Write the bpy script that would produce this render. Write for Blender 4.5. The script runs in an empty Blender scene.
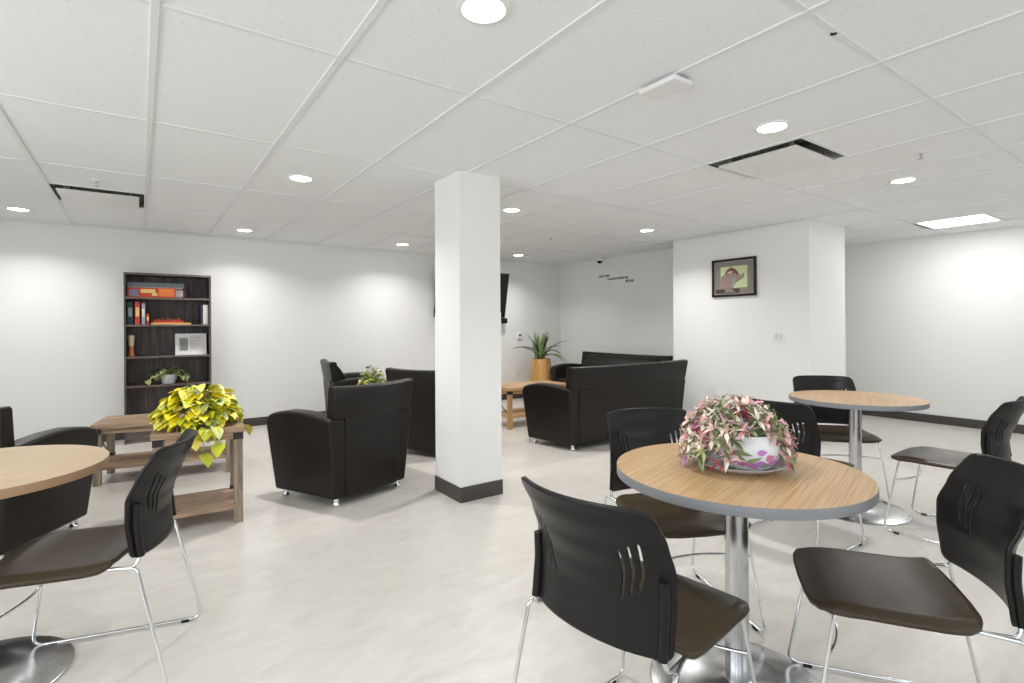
import bpy, bmesh, math, random
from mathutils import Vector, Matrix, noise
PI = math.pi
R = math.radians
scene = bpy.context.scene
COL = scene.collection
CE = 2.299          # ceiling height
YB = 7.13           # back wall
XR = 7.93           # right wall
XL, YF = -2.6, -2.2 # walls behind the camera

# ------------------------------------------------------------------ materials
def srgb(r, g, b):
    f = lambda c: (c/255/12.92) if c/255 <= .04045 else ((c/255+.055)/1.055)**2.4
    return (f(r), f(g), f(b), 1)

def mat(name, col, rough=.5, metal=0, spec=.5, bump=None, coat=0, trans=0, emit=None, estr=0, ior=1.45):
    m = bpy.data.materials.new(name); m.use_nodes = True
    nt = m.node_tree; b = nt.nodes['Principled BSDF']
    b.inputs['Base Color'].default_value = col
    b.inputs['Roughness'].default_value = rough
    b.inputs['Metallic'].default_value = metal
    b.inputs['Specular IOR Level'].default_value = spec
    b.inputs['Coat Weight'].default_value = coat
    b.inputs['Transmission Weight'].default_value = trans
    b.inputs['IOR'].default_value = ior
    if emit:
        b.inputs['Emission Color'].default_value = emit
        b.inputs['Emission Strength'].default_value = estr
    if bump:
        tc = nt.nodes.new('ShaderNodeTexCoord'); n = nt.nodes.new('ShaderNodeTexNoise')
        n.inputs['Scale'].default_value = bump[0]; n.inputs['Detail'].default_value = 4
        bp = nt.nodes.new('ShaderNodeBump'); bp.inputs['Strength'].default_value = bump[1]
        bp.inputs['Distance'].default_value = bump[2]
        nt.links.new(tc.outputs['Object'], n.inputs['Vector'])
        nt.links.new(n.outputs['Fac'], bp.inputs['Height'])
        nt.links.new(bp.outputs['Normal'], b.inputs['Normal'])
    return m

def noisy(name, stops, scale, stretch=(1, 1, 1), rough=.5, detail=6, rot=(0, 0, 0), bump=0, dist=0, spec=.5, coat=0, rr=None, world=False):
    """colour ramp driven by stretched noise: wood, stone, mottled vinyl"""
    m = mat(name, stops[0][1], rough, spec=spec, coat=coat)
    nt = m.node_tree; b = nt.nodes['Principled BSDF']; L = nt.links.new
    tc = nt.nodes.new('ShaderNodeTexCoord'); mp = nt.nodes.new('ShaderNodeMapping')
    mp.inputs['Scale'].default_value = stretch; mp.inputs['Rotation'].default_value = rot
    n = nt.nodes.new('ShaderNodeTexNoise'); n.inputs['Scale'].default_value = scale
    n.inputs['Detail'].default_value = detail; n.inputs['Distortion'].default_value = dist
    n.inputs['Roughness'].default_value = .6
    cr = nt.nodes.new('ShaderNodeValToRGB')
    while len(cr.color_ramp.elements) > 1: cr.color_ramp.elements.remove(cr.color_ramp.elements[0])
    cr.color_ramp.elements[0].position = stops[0][0]; cr.color_ramp.elements[0].color = stops[0][1]
    for p, c in stops[1:]:
        e = cr.color_ramp.elements.new(p); e.color = c
    L(tc.outputs['Object'], mp.inputs['Vector']); L(mp.outputs['Vector'], n.inputs['Vector'])
    L(n.outputs['Fac'], cr.inputs['Fac']); L(cr.outputs['Color'], b.inputs['Base Color'])
    if bump:
        bp = nt.nodes.new('ShaderNodeBump'); bp.inputs['Strength'].default_value = bump
        bp.inputs['Distance'].default_value = .002
        L(n.outputs['Fac'], bp.inputs['Height']); L(bp.outputs['Normal'], b.inputs['Normal'])
    return m

M = {}
M['wall'] = mat('wall_paint', srgb(240, 240, 238), .55, bump=(180, .08, .001))
M['floor'] = noisy('vinyl_floor', [(.3, srgb(204, 199, 191)), (.46, srgb(211, 206, 199)), (.56, srgb(214, 209, 202)), (.72, srgb(219, 215, 208))], 4.5, (1, 2.6, 1), .32, 8, (0, 0, R(35)), dist=1.2, spec=.45)
M['tile'] = None
M['grid'] = mat('white_ceiling_grid', srgb(234, 235, 236), .5)
M['base'] = mat('dark_vinyl_baseboard', srgb(72, 68, 65), .45)
M['white'] = mat('white_plastic', srgb(238, 238, 236), .4)
M['guard'] = mat('clear_corner_guard', srgb(222, 223, 221), .25)
M['dark'] = mat('dark_void', srgb(40, 40, 40), .8)
M['galv'] = noisy('galvanised_duct', [(.35, srgb(110, 110, 107)), (.65, srgb(190, 190, 186))], 9, rough=.5)
M['chrome'] = mat('chrome', srgb(226, 228, 230), .12, 1)
M['steel'] = noisy('brushed_steel', [(.35, srgb(186, 187, 189)), (.65, srgb(206, 207, 208))], 30, (1, 1, .02), .24)
M['steel'].node_tree.nodes['Principled BSDF'].inputs['Metallic'].default_value = 1
M['plastic'] = mat('black_plastic_back', (.0135, .0125, .0120, 1), .33, spec=.26, bump=(900, .12, .0004))
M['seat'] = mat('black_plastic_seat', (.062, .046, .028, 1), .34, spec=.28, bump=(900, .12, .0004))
M['rubber'] = mat('black_rubber', (.012, .012, .012, 1), .6)
M['leather'] = mat('black_leather', (.0115, .0088, .0072, 1), .38, spec=.36, bump=(260, .25, .0006))
M['leather_top'] = M['leather']
M['oak_top'] = noisy('oak_laminate_top', [(.28, srgb(148, 114, 78)), (.42, srgb(184, 148, 106)), (.56, srgb(206, 171, 127)), (.75, srgb(220, 188, 145))], 6, (.6, 60, 1), .3, 7, (0, 0, 0), spec=.5)
M['oak_pale'] = noisy('pale_oak_laminate_top', [(.28, srgb(196, 166, 130)), (.5, srgb(212, 184, 150)), (.75, srgb(222, 198, 166))], 4, (1, 14, 1), .34, 6)
M['edge_grey'] = mat('grey_edge_band', srgb(134, 136, 138), .45)
M['edge_oak'] = mat('oak_edge_band', srgb(166, 134, 104), .45)
M['rustic'] = noisy('grey_oak_planks', [(.28, srgb(112, 88, 68)), (.46, srgb(156, 128, 102)), (.6, srgb(180, 152, 124)), (.75, srgb(198, 172, 144))], 3.2, (1, 12, 12), .5, 8, dist=.6, bump=.2)
M['rustic_v'] = noisy('grey_oak_legs', [(.28, srgb(104, 90, 76)), (.5, srgb(150, 134, 116)), (.75, srgb(182, 166, 146))], 3.2, (12, 12, 1), .5, 8, dist=.6, bump=.2)
M['honey'] = noisy('honey_oak_planks', [(.28, srgb(158, 118, 78)), (.5, srgb(200, 160, 114)), (.75, srgb(224, 190, 146))], 3.2, (1, 12, 12), .45, 8, dist=.6)
M['honey_v'] = noisy('honey_oak_legs', [(.28, srgb(150, 108, 66)), (.5, srgb(190, 148, 100)), (.75, srgb(212, 172, 122))], 3.2, (12, 12, 1), .45, 8, dist=.6)
M['bracket'] = mat('black_metal', (.02, .02, .022, 1), .45)
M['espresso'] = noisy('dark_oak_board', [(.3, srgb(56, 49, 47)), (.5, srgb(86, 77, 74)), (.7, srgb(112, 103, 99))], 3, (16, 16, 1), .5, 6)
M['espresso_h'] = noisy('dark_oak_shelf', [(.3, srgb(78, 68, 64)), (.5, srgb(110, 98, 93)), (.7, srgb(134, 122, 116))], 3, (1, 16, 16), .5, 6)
M['planter'] = noisy('gold_bamboo_planter', [(.3, srgb(176, 126, 66)), (.5, srgb(206, 156, 92)), (.7, srgb(226, 182, 118))], 5, (7, 7, .3), .4, 5)
M['soil'] = mat('soil', srgb(52, 40, 30), .9)
M['pot'] = mat('white_ceramic', srgb(236, 238, 240), .22)
M['glass'] = mat('clear_glass', (.93, .95, .97, 1), .12, trans=.45)
M['screen'] = mat('black_screen', (.006, .006, .007, 1), .15)
M['downglow'] = mat('lit_led_lens', (1, 1, 1, 1), .5, emit=(1, .95, .87, 1), estr=16)
M['panelglow'] = mat('lit_led_panel', (1, 1, 1, 1), .5, emit=(1, .98, .95, 1), estr=9)
M['pane_glass'] = mat('window_glass', (1, 1, 1, 1), .0, trans=1)
def P(name, r, g, b, rough=.5, **k): M[name] = mat(name, srgb(r, g, b), rough, **k)
P('leaf_yellow', 242, 224, 36, .45); P('leaf_lemon', 240, 226, 104, .45); P('leaf_lime', 200, 208, 62, .45); P('leaf_green', 132, 160, 70, .45); P('leaf_pale', 212, 222, 160, .45)
P('stem_green', 150, 150, 70, .5)
P('leaf_dark', 62, 84, 44, .45); P('leaf_mid', 96, 118, 70, .45); P('leaf_sage', 140, 158, 112, .5); P('leaf_straw', 150, 150, 96, .5); P('leaf_cream', 226, 222, 196, .5)
P('petal_pink', 222, 158, 162, .5); P('petal_rose', 190, 84, 112, .5); P('petal_blush', 236, 200, 192, .5); P('petal_magenta', 168, 38, 92, .5); P('petal_cream', 240, 226, 208, .5); P('petal_mauve', 182, 140, 168, .5); P('petal_violet', 196, 134, 200, .4); P('leaf_olive', 176, 178, 122, .5); P('glaze_pink', 214, 130, 170, .3)
P('box_teal', 128, 146, 146, .5); P('box_red', 200, 66, 48, .5); P('box_orange', 234, 130, 62, .5); P('box_yellow', 236, 204, 120, .5); P('box_blue', 128, 130, 160, .5); P('brown_book', 92, 62, 46, .5)
P('book_green', 30, 48, 52, .5); P('book_red', 206, 72, 58, .5); P('book_blue', 150, 166, 190, .5); P('book_white', 222, 216, 210, .5); P('book_navy', 50, 60, 84, .5); P('paper', 232, 228, 222, .6)
P('photo_grey', 140, 146, 144, .4); P('caption_grey', 196, 190, 188, .5); P('cream_lacquer', 226, 204, 168, .35); P('orange_wood', 188, 116, 56, .4)
P('frame_black', 40, 32, 30, .25); P('frame_silver', 190, 190, 190, .2, metal=.8); P('mat_grey', 138, 132, 126, .6); P('art_green', 206, 220, 172, .6); P('art_brown', 126, 84, 66, .6); P('art_taupe', 160, 138, 128, .6); P('art_blue', 150, 166, 170, .6); P('art_white', 240, 222, 210, .6); P('plaque_brown', 84, 64, 54, .4)
P('lettering', 58, 60, 58, .5); P('button_grey', 120, 124, 124, .4)

# ceiling tile: white with tiny fissures
def tile_mat():
    m = mat('speckled_ceiling_tile', srgb(244, 246, 246), .85)
    nt = m.node_tree; b = nt.nodes['Principled BSDF']; L = nt.links.new
    tc = nt.nodes.new('ShaderNodeTexCoord')
    n = nt.nodes.new('ShaderNodeTexNoise'); n.inputs['Scale'].default_value = 95; n.inputs['Detail'].default_value = 3; n.inputs['Roughness'].default_value = .7
    cr = nt.nodes.new('ShaderNodeValToRGB')
    cr.color_ramp.elements[0].position = .27; cr.color_ramp.elements[0].color = srgb(196, 197, 197)
    cr.color_ramp.elements[1].position = .37; cr.color_ramp.elements[1].color = srgb(244, 246, 246)
    L(tc.outputs['Object'], n.inputs['Vector']); L(n.outputs['Fac'], cr.inputs['Fac']); L(cr.outputs['Color'], b.inputs['Base Color'])
    bp = nt.nodes.new('ShaderNodeBump'); bp.inputs['Strength'].default_value = .08; bp.inputs['Distance'].default_value = .002
    L(n.outputs['Fac'], bp.inputs['Height']); L(bp.outputs['Normal'], b.inputs['Normal'])
    return m
M['tile'] = tile_mat()

# ------------------------------------------------------------------ helpers
def thing(name, label, cat, loc=(0, 0, 0), rz=0, group=None):
    o = bpy.data.objects.new(name, None); COL.objects.link(o)
    o.empty_display_size = .1
    o.location = loc; o.rotation_euler = (0, 0, rz)
    o['label'] = label; o['category'] = cat
    if group: o['group'] = group
    return o

def tag(o, label, cat, group=None):
    o['label'] = label; o['category'] = cat
    if group: o['group'] = group
    return o

def obj(name, bm, m, parent=None, smooth=False, bevel=0, seg=2, loc=None, rz=None, solid=0, sub=0, angle=40):
    me = bpy.data.meshes.new(name)
    bmesh.ops.recalc_face_normals(bm, faces=bm.faces) if not solid else None
    bm.to_mesh(me); bm.free()
    o = bpy.data.objects.new(name, me); COL.objects.link(o)
    for mm in (m if isinstance(m, (list, tuple)) else [m]): me.materials.append(M[mm] if isinstance(mm, str) else mm)
    if parent: o.parent = parent
    if loc: o.location = loc
    if rz is not None: o.rotation_euler = (0, 0, rz)
    if solid:
        s = o.modifiers.new('solid', 'SOLIDIFY'); s.thickness = solid; s.offset = 0; s.use_even_offset = False
    if bevel:
        b = o.modifiers.new('bevel', 'BEVEL'); b.width = bevel; b.segments = seg; b.limit_method = 'ANGLE'; b.angle_limit = R(35); b.harden_normals = False
    if sub:
        s = o.modifiers.new('sub', 'SUBSURF'); s.levels = sub; s.render_levels = sub
    if smooth or bevel:
        for p in me.polygons: p.use_smooth = True
        if bevel or angle:
            try:
                me.set_sharp_from_angle(angle=R(angle))
            except Exception: pass
    return o

def structure(name, bm, m, **k):
    o = obj(name, bm, m, **k); o['kind'] = 'structure'; return o

def nb(): return bmesh.new()

def box(bm, x0, y0, z0, x1, y1, z1, mi=0, mx=None):
    vs = [bm.verts.new((x, y, z)) for x in (x0, x1) for y in (y0, y1) for z in (z0, z1)]
    if mx: 
        for v in vs: v.co = mx @ v.co
    for f in ((0, 1, 3, 2), (4, 6, 7, 5), (0, 4, 5, 1), (2, 3, 7, 6), (0, 2, 6, 4), (1, 5, 7, 3)):
        fa = bm.faces.new([vs[i] for i in f]); fa.material_index = mi
    return vs

def bx(x0, y0, z0, x1, y1, z1):
    bm = nb(); box(bm, x0, y0, z0, x1, y1, z1); return bm

def lathe(bm, prof, n=32, mi=0, c=(0, 0, 0), cap=False):
    rings = []
    for r, z in prof:
        if r < 1e-5: rings.append([bm.verts.new((c[0], c[1], c[2]+z))])
        else: rings.append([bm.verts.new((c[0]+r*math.cos(2*PI*i/n), c[1]+r*math.sin(2*PI*i/n), c[2]+z)) for i in range(n)])
    for a, b in zip(rings, rings[1:]):
        for i in range(n):
            j = (i+1) % n
            if len(a) == 1 and len(b) == 1: continue
            if len(a) == 1: f = bm.faces.new((a[0], b[i], b[j]))
            elif len(b) == 1: f = bm.faces.new((a[i], b[0], a[j]))
            else: f = bm.faces.new((a[i], b[i], b[j], a[j]))
            f.material_index = mi; f.smooth = True
    return rings

def fillet(pts, rad, n=6, closed=False):
    out = []; N = len(pts)
    for i, p in enumerate(pts):
        p = Vector(p)
        if not closed and i in (0, N-1): out.append(p); continue
        a = Vector(pts[i-1]); b = Vector(pts[(i+1) % N])
        r = rad[i] if isinstance(rad, (list, tuple)) else rad
        da = (a-p); db = (b-p); la, lb = da.length, db.length; da.normalize(); db.normalize()
        ang = da.angle(db); t = min(r/math.tan(ang/2) if ang < PI-.01 else 0, la*.48, lb*.48)
        if t < 1e-5: out.append(p); continue
        s, e = p+da*t, p+db*t
        for k in range(n+1):
            u = k/n; out.append(s*(1-u)**2+p*2*u*(1-u)+e*u*u)
    return out

def tube(bm, pts, r, n=10, closed=False, mi=0):
    pts = [Vector(p) for p in pts]; N = len(pts)
    rings = []; up = None
    for i, p in enumerate(pts):
        if closed: t = (pts[(i+1) % N]-pts[i-1])
        else: t = pts[min(i+1, N-1)]-pts[max(i-1, 0)]
        t.normalize()
        if up is None:
            up = Vector((0, 0, 1)) if abs(t.z) < .9 else Vector((1, 0, 0))
        up = (up-t*up.dot(t)).normalized(); s = t.cross(up)
        rr = r(i/(N-1)) if callable(r) else r
        rings.append([bm.verts.new(p+(up*math.cos(2*PI*k/n)+s*math.sin(2*PI*k/n))*rr) for k in range(n)])
    for i in range(N if closed else N-1):
        a, b = rings[i], rings[(i+1) % N]
        off = 0
        if closed and i == N-1:
            off = min(range(n), key=lambda o: (a[0].co-b[o].co).length)
        for k in range(n):
            f = bm.faces.new((a[k], a[(k+1) % n], b[(k+1+off) % n], b[(k+off) % n])); f.smooth = True; f.material_index = mi
    if not closed:
        bm.faces.new(rings[0]).material_index = mi; bm.faces.new(rings[-1][::-1]).material_index = mi

def prism(bm, pts, fn0, fn1, mi=0):
    """closed outline pts (2D) -> two copies placed by fn0, fn1"""
    a = [bm.verts.new(fn0(*p)) for p in pts]; b = [bm.verts.new(fn1(*p)) for p in pts]
    n = len(pts)
    bm.faces.new(a).material_index = mi; bm.faces.new(b[::-1]).material_index = mi
    for i in range(n):
        bm.faces.new((a[i], b[i], b[(i+1) % n], a[(i+1) % n])).material_index = mi

def dup(root, loc=None, rz=None, label=None, group=None):
    r = root.copy(); COL.objects.link(r)
    if loc is not None: r.location = loc
    if rz is not None: r.rotation_euler = (0, 0, rz)
    if label: r['label'] = label
    if group: r['group'] = group
    for ch in list(root.children):
        c = ch.copy(); COL.objects.link(c); c.parent = r
        for g in list(ch.children):
            d = g.copy(); COL.objects.link(d); d.parent = c
    return r

def lerp(tab, x):
    if x <= tab[0][0]: return tab[0][1]
    for (a, va), (b, vb) in zip(tab, tab[1:]):
        if x <= b:
            t = (x-a)/(b-a); t = t*t*(3-2*t)*.5+t*.5
            return va+(vb-va)*t
    return tab[-1][1]

# signed distance / nearest point to polyline for trimmed shells
def nearest(poly, p):
    best = None
    n = len(poly)
    for i in range(n):
        a = poly[i]; b = poly[(i+1) % n]
        dx, dy = b[0]-a[0], b[1]-a[1]; L = dx*dx+dy*dy
        t = 0 if L == 0 else max(0, min(1, ((p[0]-a[0])*dx+(p[1]-a[1])*dy)/L))
        q = (a[0]+dx*t, a[1]+dy*t); d = (q[0]-p[0])**2+(q[1]-p[1])**2
        if best is None or d < best[0]: best = (d, q)
    return best
def inside(poly, p):
    c = False; n = len(poly); j = n-1
    for i in range(n):
        xi, yi = poly[i]; xj, yj = poly[j]
        if (yi > p[1]) != (yj > p[1]) and p[0] < (xj-xi)*(p[1]-yi)/(yj-yi)+xi: c = not c
        j = i
    return c
def shell(outline, holes, surf, res, fine=None):
    """grid trimmed to outline with holes, mapped through surf(s,t)->xyz"""
    xs = [p[0] for p in outline]; ys = [p[1] for p in outline]
    def axis(lo, hi, bands):
        out = [lo]
        while out[-1] < hi:
            x = out[-1]; r = res
            for b0, b1 in bands:
                if b0-res <= x <= b1: r = fine
            out.append(x+r)
        return out
    bs = [(min(p[0] for p in h), max(p[0] for p in h)) for h in holes]
    ts = [(min(p[1] for p in h), max(p[1] for p in h)) for h in holes]
    X = axis(min(xs)-1e-4, max(xs), bs if fine else []); Y = axis(min(ys)-1e-4, max(ys), [])
    keep = []
    hb = [(min(p[0] for p in h)-res, max(p[0] for p in h)+res, min(p[1] for p in h)-res, max(p[1] for p in h)+res) for h in holes]
    for i in range(len(X)-1):
        for j in range(len(Y)-1):
            c = ((X[i]+X[i+1])/2, (Y[j]+Y[j+1])/2)
            if not inside(outline, c): continue
            if any(b[0] < c[0] < b[1] and b[2] < c[1] < b[3] and inside(h, c) for h, b in zip(holes, hb)): continue
            keep.append((i, j))
    ks = set(keep); vert = {}
    bm = nb()
    def v(i, j):
        if (i, j) in vert: return vert[(i, j)]
        p = (X[i], Y[j])
        nbr = [(i-1, j-1), (i, j-1), (i-1, j), (i, j)]
        if not all(k in ks for k in nbr):
            best = nearest(outline, p)
            for h in holes:
                q = nearest(h, p)
                if q[0] < best[0]: best = q
            p = best[1]
        vert[(i, j)] = bm.verts.new(surf(*p)); return vert[(i, j)]
    for i, j in keep:
        try: bm.faces.new((v(i, j), v(i+1, j), v(i+1, j+1), v(i, j+1))).smooth = True
        except ValueError: pass
    return bm

def leaf(bm, pos, d, L, W, mi=0, fold=.35, droop=.6, shape='heart', n=5, twist=0):
    """one leaf: base at pos, growing along d, drooping"""
    pos = Vector(pos); d = Vector(d).normalized()
    side = d.cross(Vector((0, 0, 1)))
    if side.length < .05: side = Vector((1, 0, 0))
    side.normalize()
    up = side.cross(d).normalized()
    if twist:
        m = Matrix.Rotation(twist, 3, d); side = m @ side; up = m @ up
    if shape == 'heart': prof = [.0, .62, 1.0, .95, .72, .40, .0]; n = 6
    elif shape == 'lance': prof = [.0, .7, 1.0, .8, .4, 0.0]; n = 5
    else: prof = [.55, .8, 1.0, .98, .85, .5, .0]; n = 6
    mid, lo, hi = [], [], []
    p = pos.copy(); dd = d.copy()
    for i in range(n+1):
        w = prof[i]*W/2
        a = dd.cross(side); nrm = -a
        mid.append(bm.verts.new(p))
        if w > 1e-6:
            back = -dd*L*.10 if (shape == 'heart' and i == 1) else Vector()
            lo.append(bm.verts.new(p-side*w+nrm*w*fold+back)); hi.append(bm.verts.new(p+side*w+nrm*w*fold+back))
        else: lo.append(mid[-1]); hi.append(mid[-1])
        p = p+dd*(L/n)
        dd = (dd+Vector((0, 0, -1))*droop/n*1.3).normalized()
        side = (side-dd*side.dot(dd)).normalized()
    for i in range(n):
        for q in (lo, hi):
            vs = [mid[i], mid[i+1], q[i+1], q[i]]
            u = []
            for x in vs:
                if x not in u: u.append(x)
            if len(u) >= 3:
                try:
                    f = bm.faces.new(u); f.material_index = mi; f.smooth = True
                except ValueError: pass

# ------------------------------------------------------------------ room shell
structure('floor', bx(XL-.1, YF-.1, -.1, XR+.1, YB+.1, 0), 'floor')
structure('wall_back', bx(XL-.1, YB, 0, 6.2, YB+.1, CE+.1), 'wall')
structure('wall_alcove', bx(6.115, 4.27, 0, 6.215, YB, CE+.1), 'wall')
structure('wall_block', bx(5.55, 2.602, 0, 6.36, 4.268, CE+.1), 'wall')
structure('wall_nook', bx(6.362, 4.17, 0, XR, 4.268, CE+.1), 'wall')
structure('wall_right', bx(XR, YF-.1, 0, XR+.1, 4.268, CE+.1), 'wall')
PX0, PX1, PY0, PY1 = 1.803, 2.141, 3.165, 3.535
structure('wall_pillar', bx(PX0, PY0, 0, PX1, PY1, CE+.01), 'wall')
# walls behind the camera, with window openings that let the daylight in
def wall_with_windows(name, horizontal, pos, a0, a1, wins):
    bm = nb(); z0, z1 = .85, 2.1; th = .1
    segs = []; cur = a0
    for w0, w1 in wins:
        segs.append((cur, w0, 0, CE+.1)); segs.append((w0, w1, 0, z0)); segs.append((w0, w1, z1, CE+.1)); cur = w1
    segs.append((cur, a1, 0, CE+.1))
    for s0, s1, b, t in segs:
        if horizontal: box(bm, s0, pos-th, b, s1, pos, t)
        else: box(bm, pos-th, s0, b, pos, s1, t)
    structure(name, bm, 'wall')
    for k, (w0, w1) in enumerate(wins):
        fr = nb(); f = .05
        for s0, s1, b, t in ((w0, w0+f, z0, z1), (w1-f, w1, z0, z1), (w0+f, w1-f, z0, z0+f), (w0+f, w1-f, z1-f, z1), ((w0+w1)/2-.02, (w0+w1)/2+.02, z0+f, z1-f)):
            if horizontal: box(fr, s0, pos-.08, b, s1, pos-.03, t)
            else: box(fr, pos-.08, s0, b, pos-.03, s1, t)
        wn[0] += 1
        wo = structure('window_%d' % wn[0], fr, 'white')
        a = (w0+f, w1-f)
        obj('pane', bx(a[0], pos-.062, z0+f, a[1], pos-.056, z1-f) if horizontal else bx(pos-.062, a[0], z0+f, pos-.056, a[1], z1-f), 'pane_glass', wo)
wn = [0]
WX = [(-1.6, .6), (1.4, 3.6), (4.4, 6.6)]
WY = [(-1.9, -.3), (.3, 1.9), (2.3, 3.7)]
wall_with_windows('wall_front', True, YF, XL-.1, XR+.1, WX)
wall_with_windows('wall_left', False, XL, YF, YB, WY)

# baseboards
BH = .102; BT = .008
structure('baseboard_back', bx(XL, YB-BT, 0, 6.115, YB, BH), 'base')
structure('baseboard_alcove', bx(6.115-BT, 4.28, 0, 6.115, YB-BT, BH), 'base')
bm = nb(); box(bm, 5.55-BT, 2.602-BT, 0, 5.55, 4.268, BH); box(bm, 5.55, 2.602-BT, 0, 6.36, 2.602, BH); box(bm, 6.36, 2.602-BT, 0, 6.36+BT, 4.168, BH)
structure('baseboard_block', bm, 'base')
structure('baseboard_right', bx(XR-BT, YF, 0, XR, 4.17, BH), 'base')
structure('baseboard_left', bx(XL, YF, 0, XL+BT, YB-BT, BH), 'base')
structure('baseboard_front', bx(XL+BT, YF, 0, XR-BT, YF+BT, BH), 'base')
bm = nb()
for a in ((PX0-BT, PY0-BT, PX1+BT, PY0), (PX0-BT, PY1, PX1+BT, PY1+BT), (PX0-BT, PY0, PX0, PY1), (PX1, PY0, PX1+BT, PY1)):
    box(bm, a[0], a[1], 0, a[2], a[3], BH+.003)
structure('baseboard_pillar', bm, 'base')
# plastic corner guards up to shoulder height
def guard(n, cx, cy, sx, sy):
    bm = nb(); w = .028; t = .0025
    x0, x1 = sorted((cx-sx*t, cx+sx*w)); y0, y1 = sorted((cy-sy*t, cy))
    box(bm, x0, y0, BH+.003, x1, y1, 1.32)
    x0, x1 = sorted((cx-sx*t, cx)); y0, y1 = sorted((cy, cy+sy*w))
    box(bm, x0, y0, BH+.003, x1, y1, 1.32)
    structure('trim_%d' % n, bm, 'wall')
guard(1, PX0, PY0, 1, 1); guard(2, PX1, PY0, -1, 1); guard(3, PX0, PY1, 1, -1); guard(4, 5.55, 2.602, 1, 1); guard(5, 6.36, 2.602, -1, 1)

# ceiling: tiles and T bars; square diffuser openings are left out
GX = [.0454+.6096*j for j in range(-5, 14)]
GY = [2.1001+1.2192*i for i in range(-4, 5)]
openings = [(-.5642, 5.148), (3.0934, 1.4905), (3.703, 6.367), (6.751, 1.4905)]
xs = sorted(set([XL-.1] + [x for x in GX if XL < x < XR] + [XR+.1]))
ys = sorted(set([YF-.1] + [y for y in GY if YF < y < YB] + [y-.6096 for y in GY if YF < y-.6096 < YB] + [YB+.1]))
bm = nb()
for i in range(len(xs)-1):
    for j in range(len(ys)-1):
        if any(abs(xs[i]-ox) < .02 and abs(ys[j]-oy) < .02 for ox, oy in openings): continue
        vs = [bm.verts.new(p) for p in ((xs[i], ys[j], CE), (xs[i+1], ys[j], CE), (xs[i+1], ys[j+1], CE), (xs[i], ys[j+1], CE))]
        bm.faces.new(vs)
bmesh.ops.remove_doubles(bm, verts=bm.verts, dist=1e-4)
structure('ceiling', bm, 'tile')
bm = nb(); bw = .0125
for x in GX:
    if XL < x < XR: box(bm, x-bw, YF, CE-.006, x+bw, YB, CE+.002)
for y in GY:
    if YF < y < YB-.1: box(bm, XL, y-bw*.8, CE-.004, XR, y+bw*.8, CE+.002)
for ox, oy in openings:
    for yy in (oy, oy+.6096): box(bm, ox, yy-bw*.8, CE-.004, ox+.6096, yy+bw*.8, CE+.002)
structure('trim_6', bm, 'grid')
# wall angle moulding where the tiles meet the walls
bm = nb()
box(bm, XL, YB-.02, CE-.006, 6.115, YB, CE+.002); box(bm, 6.095, 4.27, CE-.006, 6.115, YB, CE+.002)
box(bm, 5.53, 2.582, CE-.006, 5.55, 4.268, CE+.002); box(bm, 5.53, 2.582, CE-.006, 6.38, 2.602, CE+.002); box(bm, XR-.02, YF, CE-.006, XR, 4.17, CE+.002)
structure('trim_7', bm, 'grid')

# ------------------------------------------------------------------ ceiling fixtures
def downlight(x, y, label):
    t = thing('downlight', label, 'ceiling light', (x, y, CE), 0, 'round recessed downlights')
    bm = nb(); lathe(bm, [(.092, .0), (.092, -.005), (.086, -.009), (.074, -.009), (.070, -.004), (.070, .0)], 40)
    obj('trim_ring', bm, 'white', t, smooth=True)
    bm = nb(); lathe(bm, [(.0705, -.0045), (.04, -.006), (0, -.0065)], 40)
    obj('lens', bm, 'downglow', t, smooth=True)
    l = bpy.data.lights.new('downlight_lamp', 'AREA'); l.shape = 'DISK'; l.size = .14; l.energy = DL*(1.05 if y > 6 else 1.5 if y > 3 else .85); l.color = (1, .985, .965); l.spread = R(135)
    lo = bpy.data.objects.new('downlight_lamp', l); COL.objects.link(lo); lo.parent = t; lo.location = (0, 0, -.015)
    return t
DL = 8
dls = [(.952, 1.50, 'large bright round downlight nearest the camera, at the top edge of the photo'),
       (.952, 3.97, 'round downlight in the second row, left of the white pillar'),
       (.950, 6.455, 'round downlight near the back wall, above and right of the bookcase'),
       (-.892, 6.42, 'round downlight at the far left, beside the left ceiling diffuser'),
       (2.812, 6.44, 'small round downlight near the back wall, just left of the white pillar'),
       (2.814, 3.965, 'round downlight close to the right side of the white pillar top'),
       (4.690, 3.965, 'round downlight in front of the wall lettering, left of the framed picture wall'),
       (4.704, 6.46, 'smallest round downlight, above the wall television in the back alcove'),
       (2.805, 1.505, 'round downlight right beside the middle ceiling diffuser'),
       (4.660, 1.505, 'round downlight between the ceiling diffuser and the square light panel')]
dls[5] = (2.814, 3.965, 'round downlight close to the right side of the white pillar top')
for d in dls: downlight(*d)

t = thing('square_ceiling_light', 'square bright recessed light panel at far right near the right wall', 'ceiling light', (6.751+.3048, 1.4905+.3048, CE))
bm = nb()
for a in ((-.297, -.297, .297, -.275), (-.297, .275, .297, .297), (-.297, -.275, -.275, .275), (.275, -.275, .297, .275)): box(bm, a[0], a[1], -.004, a[2], a[3], .03)
obj('panel_frame', bm, 'white', t)
obj('diffuser', bx(-.275, -.275, .012, .275, .275, .02), 'panelglow', t)
l = bpy.data.lights.new('panel_lamp', 'AREA'); l.shape = 'SQUARE'; l.size = .54; l.energy = 6; l.color = (1, .98, .95)
lo = bpy.data.objects.new('panel_lamp', l); COL.objects.link(lo); lo.parent = t; lo.location = (0, 0, -.01)

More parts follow.
